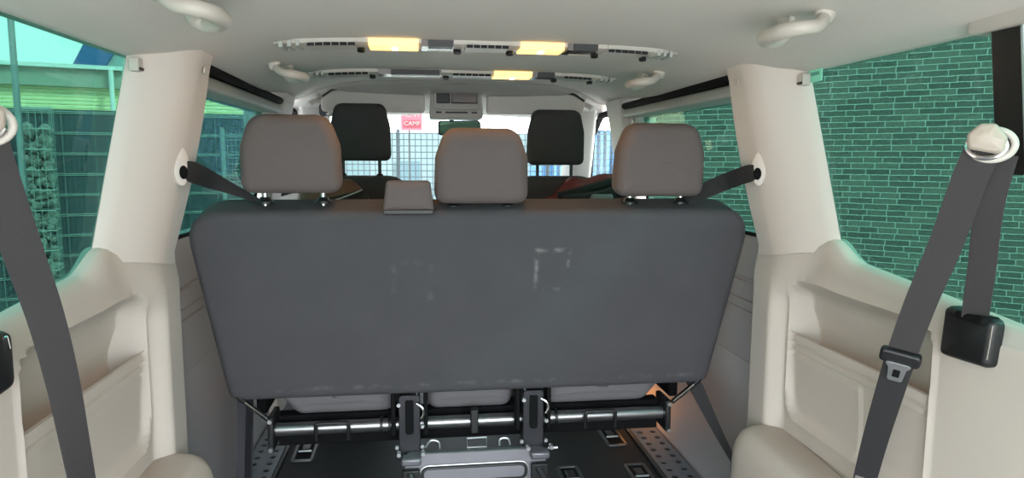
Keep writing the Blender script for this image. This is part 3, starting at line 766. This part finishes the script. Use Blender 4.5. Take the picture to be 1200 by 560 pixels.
# ================================================================== CEILING FITTINGS
def arcbox(mb, x0, x1, y0, y1, d0, d1, n=10, endtaper=0, Y=None):
    """box that follows the headliner; d = drop below it; slightly narrower below"""
    rings = []
    for x in frange(x0, x1, n):
        z = zc(x, (y0+y1)/2)
        rings.append([Vector((x, y0, z-d0)), Vector((x, y0+.004, z-d1)), Vector((x, y1-.004, z-d1)), Vector((x, y1, z-d0))])
    return mb.loft(rings)
def strip(Y, x_of, label, items, lo, hi):
    t = thing('ceiling_vent_strip', (0, Y, zc(0, Y)), label, 'ceiling console', 'air vent strips on the ceiling')
    mb = MB(); x0, x1 = x_of(lo), x_of(hi); rings = []
    for x in frange(x0, x1, 60):
        e = min(1, min(x-x0, x1-x)/.05); z = zc(x, Y); h = .014*max(.15, e)**.6; y0 = Y-.045+.02*(1-e); y1 = Y+.045
        rings.append([Vector((x, y0, z+.004)), Vector((x, y0+.004, z-h*.7)), Vector((x, y0+.016, z-h)), Vector((x, y1-.016, z-h)), Vector((x, y1-.004, z-h*.7)), Vector((x, y1, z+.004))])
    mb.loft(rings); hs = mb.build('housing', WHITEPL, t, angle=50)
    for kind, a, b in items:
        xa, xb = x_of(a), x_of(b); mb = MB()
        if kind == 'vent':
            arcbox(mb, xa, xb, Y-.049, Y+.034, .001, .0175); v = mb.build('air_outlet', WHITEPL, t)
            mb = MB(); n = 6
            for k in range(n):
                q0, q1 = lerp(xa, xb, (k+.06)/n), lerp(xa, xb, (k+.94)/n); arcbox(mb, q0, q1, Y-.052, Y-.040, .012, .0188, 3)
            mb.build('outlet_slots', BLACKPL, v)
        elif kind == 'lamp':
            arcbox(mb, xa, xb, Y-.047, Y+.038, .001, .0185); v = mb.build('lamp_lens', LAMP, t)
            mb = MB(); arcbox(mb, lerp(xa, xb, .47), lerp(xa, xb, .57), Y-.02, Y+.02, .012, .0195, 3); mb.build('bulb', BULB, v)
        elif kind == 'dark':
            arcbox(mb, xa, xb, Y-.047, Y+.038, .001, .0178); v = mb.build('reading_lamp', LENS, t)
            mb = MB(); arcbox(mb, lerp(xa, xb, .2), lerp(xa, xb, .97), Y-.052, Y-.008, .004, .0186); mb.build('lamp_reflector', BLACKPL, v)
            mb = MB(); arcbox(mb, lerp(xa, xb, .2), lerp(xa, xb, .97), Y+.018, Y+.040, .004, .0190); mb.build('lamp_edge', WHITEPL, v)
        elif kind == 'knob':
            x = (xa+xb)/2; mb.disc((x, Y+.022, zc(x, Y)-.010), (0, -.2, -1), .010, .014, 14); mb.build('knob', BLACKPL, t)
        elif kind == 'grip':
            for q in (.1, .4, .7): arcbox(mb, lerp(xa, xb, q), lerp(xa, xb, q+.14), Y-.046, Y+.03, .003, .0165, 3)
            mb.build('grip_ribs', WINTRIM, t)
xn = lambda p: -.515+(p-323)/467*1.03
strip(1.80, xn, 'nearer ceiling vent strip with two glowing warm lamps', [('grip', 327, 357), ('vent', 360, 413), ('knob', 413, 420), ('lamp', 427, 482), ('dark', 486, 522), ('knob', 524, 531), ('vent', 536, 585), ('knob', 586, 593), ('lamp', 599, 650), ('dark', 654, 690), ('knob', 689, 697), ('vent', 702, 750), ('knob', 750, 757), ('grip', 760, 785)], 323, 790)
xf = lambda p: -.526+(p-362)/359*1.047
strip(2.38, xf, 'farther ceiling vent strip with a single glowing lamp on its right half', [('grip', 365, 383), ('vent', 386, 430), ('knob', 430, 437), ('dark', 441, 512), ('knob', 515, 521), ('vent', 525, 569), ('lamp', 573, 617), ('dark', 619, 644), ('knob', 644, 650), ('vent', 655, 688), ('knob', 688, 694), ('grip', 697, 717)], 362, 721)

def grab(s, y, label, k=1.0):
    t = thing('grab_handle', (s*.57, y, zc(.57, y)), label, 'grab handle', 'grab handles on the ceiling')
    base = [(.578, -.058, .004), (.566, -.070, .018), (.545, -.086, .032), (.518, -.090, .036), (.498, -.070, .038), (.493, -.030, .038), (.505, .022, .036), (.535, .055, .034), (.556, .055, .026), (.558, .040, .012)]
    P = []
    for x, q, dz in base:
        x = .55+(x-.55)*k; q *= k; P.append(Vector((s*x, y+q, zc(.55, y)-.004-dz*k)))
    P = smooth_path(P, 6); m = len(P)
    mb = MB(); mb.tube(P, [(.0125+.004*sstep(.2, .8, i/m))*(1 if i > 2 else .75+.1*i)*k for i in range(m)], 14); mb.build('handle_bar', WHITEPL, t, angle=80)
    for x, q in ((.578, -.058), (.557, .038)):
        x = .55+(x-.55)*k; z = zc(x, y+q*k); mb = MB()
        mb.tube([(s*x, y+q*k, z+.003), (s*x, y+q*k, z-.010), (s*x, y+q*k, z-.02)], [.020, .018, .011], 16); mb.build('mount', WHITEPL, t)
    mb = MB(); z = zc(.545, y)
    mb.tube(smooth_path([(s*.545, y-.005*k, z-.004), (s*.538, y+.002*k, z-.026*k), (s*.528, y+.012*k, z-.030*k), (s*.526, y+.020*k, z-.018*k)], 4), .006*k, 10); mb.build('coat_hook', WHITEPL, t)
grab(-1, 1.265, 'left grab handle close overhead, cut by the top of the photo')
grab(1, 1.265, 'right grab handle close overhead, before the brick-side rear window')
grab(-1, 2.14, 'left grab handle farther forward, above the outer headrest', .95)
grab(1, 2.14, 'right grab handle farther forward, above the outer headrest', .95)
# small handles on the A pillars
for s in (1, -1):
    t = thing('pillar_handle', (s*.60, 3.32, 1.36), 'small dark-recessed handle on the %s windscreen pillar' % ('right' if s > 0 else 'left'), 'grab handle')
    P = smooth_path([(s*.655, 3.22, 1.362), (s*.635, 3.25, 1.378), (s*.600, 3.28, 1.382), (s*.575, 3.30, 1.365), (s*.572, 3.31, 1.33), (s*.588, 3.31, 1.318)], 5)
    mb = MB(); mb.tube(P, .012, 10); mb.build('handle_bar', GREYTRIM, t, angle=80)
    mb = MB(); o = rounded([(-.022, -.03), (.022, -.03), (.022, .03), (-.022, .03)], [.02]*4, 5); slab(mb, o, (s*.603, 3.325, 1.345), Ux, (0, 0, 1), .02, r=.004); mb.build('recess', DARKMET, t)

# overhead console, visors, mirror
con = thing('overhead_console', (.005, 3.16, 1.38), 'grey overhead console with a clock display above the rear-view mirror', 'console')
yv = 3.14
mb = MB(); o = rounded([(-.122, -.042), (.122, -.042), (.115, .105), (-.115, .105)], [.012]*4, 4)
mb.loft([[Vector((.005+p.x, y, 1.345+p.y)) for p in o] for y in (yv, yv+.16)]); body = mb.build('body', GREYTRIM, con, bevel=.006)
mb = MB(); o = rounded([(-.105, .0), (.105, .0), (.102, .095), (-.102, .095)], [.008]*4, 3); mb.tube([Vector((.005+p.x, yv-.001, 1.345+p.y)) for p in o], .004, 6, closed=True); mb.build('bezel', WINTRIM, con)
mb = MB(); mb.box((-.055, yv-.003, 1.395), (.06, .01, .05)); k = mb.build('speaker_grille', BLACKPL, con, bevel=.003)
mb = MB(); mb.box((.04, yv-.003, 1.395), (.115, .01, .045)); k = mb.build('display', LCD, con, bevel=.002)
mb = MB(); mb.tube([(-.018, yv-.008, 1.372), (.098, yv-.008, 1.372), (.098, yv-.008, 1.418), (-.018, yv-.008, 1.418)], .003, 6, closed=True); mb.build('display_frame', BLACKPL, k)
for x, wd_ in ((.005, .10), (-.075, .025), (.085, .025)):
    mb = MB(); mb.box((x, yv-.003, 1.329), (wd_, .01, .007)); mb.build('button', BLACKPL, con)
for s in (-1, 1):
    t = thing('sun_visor', (s*.36+.0, 3.2, 1.36), 'grey folded sun visor %s of the overhead console' % ('left' if s < 0 else 'right'), 'sun visor')
    o = [(.14, -.04), (.60, -.04), (.605, .02), (.55, .055), (.40, .075), (.28, .082), (.25, .092), (.145, .092)]
    o = [(s*a+.005, b) for a, b in o]
    if s < 0: o = o[::-1]
    o = rounded(o, [.015, .02, .02, .04, .03, .02, .02, .03] if s > 0 else [.015, .02, .02, .03, .03, .04, .02, .02][::1], 4)
    mb = MB(); slab(mb, o, (0, 3.19, 1.368), Ux, (0, -.1, 1), .024, r=.008); v = mb.build('visor_panel', HEADLINER, t, angle=60)
    mb = MB(); mb.tube([Vector((p.x, 3.176-p.y*.1, 1.368+p.y)) for p in o if p.y > .02], .0045, 6); mb.build('dark_edge', BLACKPL, t)
mir = thing('rear_view_mirror', (-.01, 3.36, 1.27), 'rear-view mirror hanging from the windscreen above the middle headrest', 'mirror')
mb = MB(); o = rounded([(-.105, -.036), (.105, -.036), (.105, .036), (-.105, .036)], [.018]*4, 5); slab(mb, o, (.030, 3.36, 1.270), (1, -.2, 0), (0, .10, 1), .022, r=.009); mb.build('housing', BLACKPL, mir)
mb = MB(); o = rounded([(-.098, -.030), (.098, -.030), (.098, .030), (-.098, .030)], [.015]*4, 5)
mb.loft([[Vector((.030+p.x*.98, 3.348+p.y*.10-y-p.x*.2, 1.270+p.y)) for p in o] for y in (0, .003)])
mb.build('mirror_glass', mat('mirror_glass', (165, 214, 190), .03, 1), mir, smooth=False)
mb = MB(); mb.tube([(-.005, 3.38, 1.285), (-.005, 3.42, 1.32), (-.005, 3.50, 1.36)], .011, 10); mb.disc((-.005, 3.385, 1.312), (0, 0, 1), .034, .014, 18); mb.build('stalk', BLACKPL, mir)
# dashboard
db = thing('dashboard', (0, 3.8, .5), 'dark dashboard below the windscreen', 'dashboard')
mb = MB(); o = [(3.62, .45), (3.60, .70), (3.66, .80), (3.80, .845), (4.05, .85), (4.12, .45)]
mb.loft([[Vector((x, p[0], p[1])) for p in o] for x in (-.78, 0, .78)]); mb.build('dash_body', BLACKPL, db, bevel=.02)

# pillar clips and pillar belts
for s in (-1, 1):
    side = 'left' if s < 0 else 'right'
    t = thing('coat_clip', (s*.74, 1.59, 1.315), 'small pale clip at the top rear corner of the %s cream pillar' % side, 'clip')
    mb = MB(); o = rounded([(-.02, -.014), (.016, -.014), (.024, .014), (-.02, .014)], [.005]*4, 3)
    mb.loft([[Vector((s*(.768-x), 1.572+p.x*.6, 1.315+p.y)) for p in o] for x in (0, .02)]); c = mb.build('clip_body', WHITEPL, t, bevel=.004)
    mb = MB(); mb.box((s*.748, 1.572, 1.306), (.006, .018, .006)); mb.build('clip_slot', BLACKPL, c)
    t = thing('airbag_badge', (s*.668, 1.74, 1.325), 'tiny pale badge near the top of the %s cream pillar' % side, 'badge')
    mb = MB(); o = rounded([(-.012, -.008), (.012, -.008), (.012, .008), (-.012, .008)], [.004]*4, 3); slab(mb, o, (s*.664, 1.735, 1.325), (0, s*-1, 0), (s*-.16, 0, 1), .004, r=.001); mb.build('badge_plate', WHITEPL, t)
st = thing('window_sticker', (.775, 1.52, 1.315), 'small mint green sticker in the top front corner of the right rear window', 'sticker')
mb = MB(); mb.box((.7705, 1.545, 1.322), (.002, .055, .030)); mb.build('sticker_sheet', mat('mint_sticker', (150, 236, 208), .5), st, smooth=False)
mb = MB(); mb.box((.769, 1.545, 1.326), (.001, .034, .008)); mb.build('sticker_print', mat('sticker_print', (90, 170, 150), .5), st, smooth=False)

for s in (-1, 1):
    side = 'left' if s < 0 else 'right'
    t = thing('seat_belt', (s*.72, 1.73, 1.09), 'black belt running from the slot in the %s cream pillar to the bench' % side, 'seat belt', 'pillar seat belts')
    # pale oval surround + dark slot
    c = Vector((s*.722, 1.697, 1.09)); nrm_ = Vector((-s*.80, -.60, 0)).normalized(); Uo = Vector((0, 0, 1)).cross(nrm_)
    o = [Vector((.021*math.cos(a), .046*math.sin(a))) for a in frange(0, 2*math.pi, 29)[:-1]]
    mb = MB(); slab(mb, o, c+Vector((0, 0, .010))+nrm_*.005, Uo, (0, 0, 1), .016, r=.006, bulge=.002); sr = mb.build('slot_surround', CREAM, t, angle=80)
    o = [Vector((.011*math.cos(a), .016*math.sin(a))) for a in frange(0, 2*math.pi, 21)[:-1]]
    mb = MB(); slab(mb, o, c+nrm_*.0155-Vector((0, 0, .004)), Uo, (0, 0, 1), .002, r=.0008); mb.build('slot', BLACKMAT, sr)
    path = smooth_path([c+nrm_*.012+Vector((0, 0, -.002)), c+nrm_*.026+Vector((-s*.004, .030, -.004)), Vector((s*.672, 1.79, 1.062)), Vector((s*.625, 1.825, 1.035)), Vector((s*.575, 1.842, 1.006))], 6)
    wd = []
    n = len(path)
    for i in range(n):
        q = i/(n-1); wd.append(Vector((-s*lerp(.1, .75, sstep(0, 1, q)), lerp(.1, .8, q), lerp(1, .55, q))))
    mb = MB(); ribbon(mb, path, wd, [lerp(.030, .046, sstep(0, .25, i/(n-1))) for i in range(n)] if s > 0 else [lerp(.028, .050, sstep(0, .2, i/(n-1)))*lerp(1, .35, sstep(.25, 1, i/(n-1))) for i in range(n)])
    mb.build('webbing', WEBDARK, t)

# lower straps at the outer bench ends
t = thing('lower_strap', (.75, 1.9, .25), 'dark twisted belt strap from the right bench corner down to the wheel arch', 'strap')
P = smooth_path([(.664, 1.96, .455), (.70, 1.93, .37), (.735, 1.90, .29), (.768, 1.86, .215)], 6); n = len(P)
mb = MB(); ribbon(mb, P, Vector((1, -.35, .4)), [lerp(.046, .016, i/(n-1)) for i in range(n)]); mb.build('webbing', WEBDARK, t)
mb = MB(); mb.box((.772, 1.86, .20), (.02, .03, .04)); mb.build('anchor', BLACKPL, t, bevel=.004)
t = thing('lower_strap', (-.72, 2.1, 0), 'grey folded belt strap hanging straight down beside the left bench corner', 'strap')
P = smooth_path([(-.69, 2.10, .50), (-.70, 2.11, .36), (-.705, 2.10, .2), (-.715, 2.08, .03)], 6); n = len(P)
mb = MB(); ribbon(mb, P, Vector((1, .4, 0)), .046); mb.build('webbing', mat('strap_grey', (62, 62, 68), .8, bump=.3, bscale=800), t)
mb = MB(); P = smooth_path([(-.675, 2.085, .50), (-.688, 2.09, .3), (-.70, 2.07, .03)], 6); ribbon(mb, P, Vector((1, -.9, 0)), .03); mb.build('folded_end', mat('strap_grey_dark', (40, 40, 45), .8), t)
# ================================================================== REAR HANGING BELTS
CAPPL = mat('guide_cap_plastic', (178, 166, 154), .45)
for s in (1, -1):
    side = 'right' if s > 0 else 'left'
    t = thing('seat_belt', (s*.70, .95, 1.14), ('grey belt with a steel tongue hanging from the black post on the right' if s > 0 else 'grey belt hanging close at the left edge before the rear window'), 'seat belt', 'hanging rear seat belts')
    ring = Vector((.702, .955, 1.152)) if s > 0 else Vector((-.705, .935, 1.166))
    view = (ring-CAM); nrm_ = Vector((-s*.66, -.75, 0)).normalized(); Uo = Vector((0, 0, 1)).cross(nrm_).normalized()
    # cap
    o = [(-.024, -.012), (.022, -.022), (.026, .004), (.010, .026), (-.010, .026), (-.026, .010)]
    if s < 0: o = [(-a, b) for a, b in o][::-1]
    mb = MB(); slab(mb, rounded(o, [.010]*6, 5), ring+nrm_*.014, Uo, (0, 0, 1), .022, r=.008, bulge=.003); cap = mb.build('guide_cap', CAPPL, t, angle=80)
    mb = MB(); rr = [ring+Uo*(.029*math.cos(a)+.007)+Vector((0, 0, .023*math.sin(a)-.006))+nrm_*.0 for a in frange(0, 2*math.pi, 33)[:-1]]
    mb.tube(rr, .0055, 10, closed=True); mb.build('guide_ring', WHITEPL, t)
    mb = MB(); rr = [ring+Uo*(.025*math.cos(a)+.0)+Vector((0, 0, .018*math.sin(a)-.008))+nrm_*.008 for a in frange(0, 2*math.pi, 33)[:-1]]
    mb.tube(rr, .004, 8, closed=True); mb.build('guide_wire', CHROME, t)
    if s > 0:
        P = smooth_path([ring+Vector((-.002, 0, -.006))+nrm_*.006, (.695, .975, 1.09), (.700, 1.02, .98), (.703, 1.07, .87), (.708, 1.113, .765)], 8)
        mb = MB(); ribbon(mb, P, Uo, .049); mb.build('webbing', WEB, t)
        P2 = smooth_path([(.708, 1.115, .76), (.715, 1.15, .67), (.725, 1.19, .57), (.735, 1.225, .475), (.745, 1.255, .40)], 8); n = len(P2)
        mb = MB(); ribbon(mb, P2, Uo, [lerp(.050, .040, i/(n-1)) for i in range(n)]); lw_ = mb.build('lower_webbing', WEBDARK, t)
        mb = MB(); ribbon(mb, [P2[-9]+nrm_*.002, P2[-7]+nrm_*.002, P2[-5]+nrm_*.002], Uo, .036, th=.003); mb.build('care_label', mat('grey_label', (120, 118, 116), .8, noise=.5, nscale=400), lw_)
        # tongue
        c = Vector((.706, 1.112, .765)); dn = Vector((.08, .34, -.93)).normalized(); Ut = (Uo-dn*Uo.dot(dn)).normalized(); Vt = -dn
        Wt = Ut.cross(Vt)
        mb = MB(); o = rounded([(-.034, -.014), (.034, -.014), (.034, .014), (-.034, .014)], [.010]*4, 5); slab(mb, o, c+Wt*.002, Ut, Vt, .020, r=.006); tg = mb.build('tongue_grip', BLACKPL, t, angle=80)
        mb = MB()
        oo = rounded([(-.012, -.046), (.012, -.046), (.015, -.018), (.026, -.008), (-.026, -.008), (-.015, -.018)], [.005]*6, 4)
        hole = rounded([(-.006, -.037), (.006, -.037), (.006, -.021), (-.006, -.021)], [.002]*4, 4)
        mb.loft([[c+Wt*q+Ut*p.x+Vt*p.y for p in oo] for q in (.011, .015)]); mb.build('tongue_plate', SATIN, tg, bevel=.001)
        mb = MB(); mb.loft([[c+Wt*q+Ut*p.x+Vt*p.y for p in hole] for q in (.0145, .0158)]); mb.build('tongue_slot', BLACKMAT, tg)
        # return run to the retractor
        P3 = smooth_path([ring+Uo*.018+Vector((.006, 0, -.02))-nrm_*.006, (.728, .968, 1.05), (.752, .998, .95), (.775, 1.028, .865), (.783, 1.036, .845)], 8)
        mb = MB(); ribbon(mb, P3, Uo*.8+Vector((0, -.3, 0)), .040); mb.build('return_webbing', WEB, t)
        # retractor housing
        q = rounded([(-.058, -.045), (.050, -.04), (.058, .045), (-.052, .05)], [.014]*4, 5)
        mb = MB(); mb.loft([[Vector((.802-x, 1.052-p.x+.0, .812+p.y-p.x*.0)) for p in inset(q, i_)] for x, i_ in ((0, 0), (.014, 0), (.022, .004), (.025, .010))]); rc = mb.build('retractor_cover', BLACKPL, t, angle=50)
        mb = MB(); mb.box((.785, 1.035, .853), (.035, .06, .014)); mb.build('retractor_mouth', BLACKMAT, rc, bevel=.003)
        mb = MB(); mb.tube([(.776, .998, .79), (.776, .992, .85)], .0012, 6); mb.build('retractor_edge', CHROME, rc)
    else:
        P = smooth_path([ring+Vector((.002, 0, -.006))+nrm_*.006, (-.704, .957, 1.11), (-.702, 1.005, .99), (-.700, 1.045, .89), (-.698, 1.075, .78), (-.698, 1.10, .66), (-.70, 1.125, .56), (-.70, 1.14, .50)], 8); n = len(P)
        mb = MB(); ribbon(mb, P, [(Uo*(1-q)+Vector((.35, .9, .35)).normalized()*q) for q in [sstep(.3, 1, i/(n-1)) for i in range(n)]], [lerp(.050, .042, i/(n-1)) for i in range(n)]); mb.build('webbing', WEB, t)
        mb = MB(); o = rounded([(-.055, -.05), (.05, -.04), (.05, .05), (-.055, .05)], [.02]*4, 6)
        mb.loft([[Vector((-.802+x, 1.056+p.x, .812+p.y)) for p in inset(o, i_)] for x, i_ in ((0, 0), (.014, 0), (.022, .004), (.025, .010))]); rc = mb.build('retractor_cover', BLACKPL, t, angle=50)
        mb = MB(); mb.tube([(-.776, 1.086, .835), (-.776, 1.081, .855)], .003, 6); mb.build('retractor_edge', CHROME, rc)
post = thing('belt_post', (.765, .97, .9), 'black upright belt post with a pale top cap before the right rear window', 'post')
mb = MB(); o = rounded([(-.010, -.036), (.012, -.036), (.012, .034), (-.010, .034)], [.004]*4, 3)
mb.loft([[Vector((lerp(.772, .746, tt)+p.x, lerp(.965, .975, tt)+p.y, lerp(1.10, 1.36, tt))) for p in o] for tt in (0, .5, 1)]); mb.build('upright', BLACKPL, post)
mb = MB(); mb.tube([(.755, .934, 1.12), (.733, .944, 1.35)], .0035, 8); mb.build('bright_edge', SATIN, post)
mb = MB(); o = rounded([(-.03, -.10), (.035, -.10), (.035, .075), (-.018, .075)], [.02]*4, 5)
mb.loft([[Vector((.745+p.x, .975+p.y, zc(.745, 1)-.004-d_)) for p in inset(o, i_)] for d_, i_ in ((-.01, 0), (.006, 0), (.012, .006))]); mb.build('top_cap', WHITEPL, post, angle=50)

# ================================================================== FLOOR FITTINGS
def perforated(s):
    side = 'left' if s < 0 else 'right'
    t = thing('step_plate', (s*.745, 2.45, 0), 'perforated metal step plate along the %s sliding door' % side, 'step plate', 'perforated step plates')
    mb = MB(); nx, ny = 2, 16; x0, x1, y0, y1 = .688, .80, 2.05, 2.95
    for i in range(nx):
        for j in range(ny):
            xa, xb = lerp(x0, x1, i/nx), lerp(x0, x1, (i+1)/nx); ya, yb = lerp(y0, y1, j/ny), lerp(y0, y1, (j+1)/ny)
            cx_, cy_ = (xa+xb)/2, (ya+yb)/2; O_ = []; I_ = []
            for k in range(8):
                a = math.pi/4*k; c_, s_ = math.cos(a), math.sin(a); mq = max(abs(c_), abs(s_))
                O_.append(Vector((s*(cx_+c_/mq*(xb-xa)/2), cy_+s_/mq*(yb-ya)/2, .012))); I_.append(Vector((s*(cx_+c_*.013), cy_+s_*.013, .012)))
            mb.add(O_+I_, [(k, (k+1) % 8, 8+(k+1) % 8, 8+k) for k in range(8)])
    mb.build('plate', STEPMET, t, solid=.006, soff=0, smooth=False)
    mb = MB(); mb.box((s*.745, 2.5, .003), (.116, .91, .006)); mb.build('underlay', BLACKMAT, t)
    mb = MB(); mb.box((s*.680, 2.5, .008), (.014, .91, .016)); mb.build('edge_strip', BLACKPL, t, bevel=.004)
perforated(1); perforated(-1)
for x, y, lab in ((-.61, 2.60, 'floor anchor recess left of the bench frame, below the long bar'), (.60, 2.59, 'floor anchor recess near the right step plate, farther one'), (.61, 2.24, 'floor anchor recess near the right step plate, nearer one'), (.36, 2.25, 'floor anchor recess just right of the steel foot panel')):
    t = thing('floor_anchor', (x, y, 0), lab, 'floor anchor', 'floor anchors')
    o = rounded([(-.042, -.095), (.042, -.095), (.042, .095), (-.042, .095)], [.018]*4, 5)
    mb = MB(); mb.loft([[Vector((x+p.x, y+p.y, z)) for p in oo] for oo, z in ((o, .0005), (inset(o, .002), .006), (inset(o, .012), .006), (inset(o, .014), .0012))], cap=False); mb.build('rim', mat('anchor_rim', (58, 62, 64), .4), t)
    mb = MB(); mb.loft([[Vector((x+p.x, y+p.y, z)) for p in inset(o, .013)] for z in (.0006, .0016)]); mb.build('well', BLACKMAT, t)
    mb = MB(); mb.tube([(x-.024, y-.01, .005), (x+.024, y-.01, .005)], .004, 8); mb.build('anchor_bar', SATIN, t)
    mb = MB(); mb.box((x, y+.03, .004), (.03, .05, .005)); mb.build('latch_tab', BLACKPL, t, bevel=.002)
# warm step lamp low on the right, hidden behind the bench end
sl = thing('step_lamp', (.650, 2.72, 0), 'small warm step lamp on the floor beyond the bench near the right step plate', 'lamp')
mb = MB(); mb.box((.650, 2.72, .06), (.04, .06, .12)); mb.build('lamp_body', BLACKPL, sl, bevel=.004)
mb = MB(); mb.box((.672, 2.72, .085), (.006, .045, .05)); mb.build('lamp_lens', glow('step_lamp_glow', (255, 165, 85), 60), sl, bevel=.002)
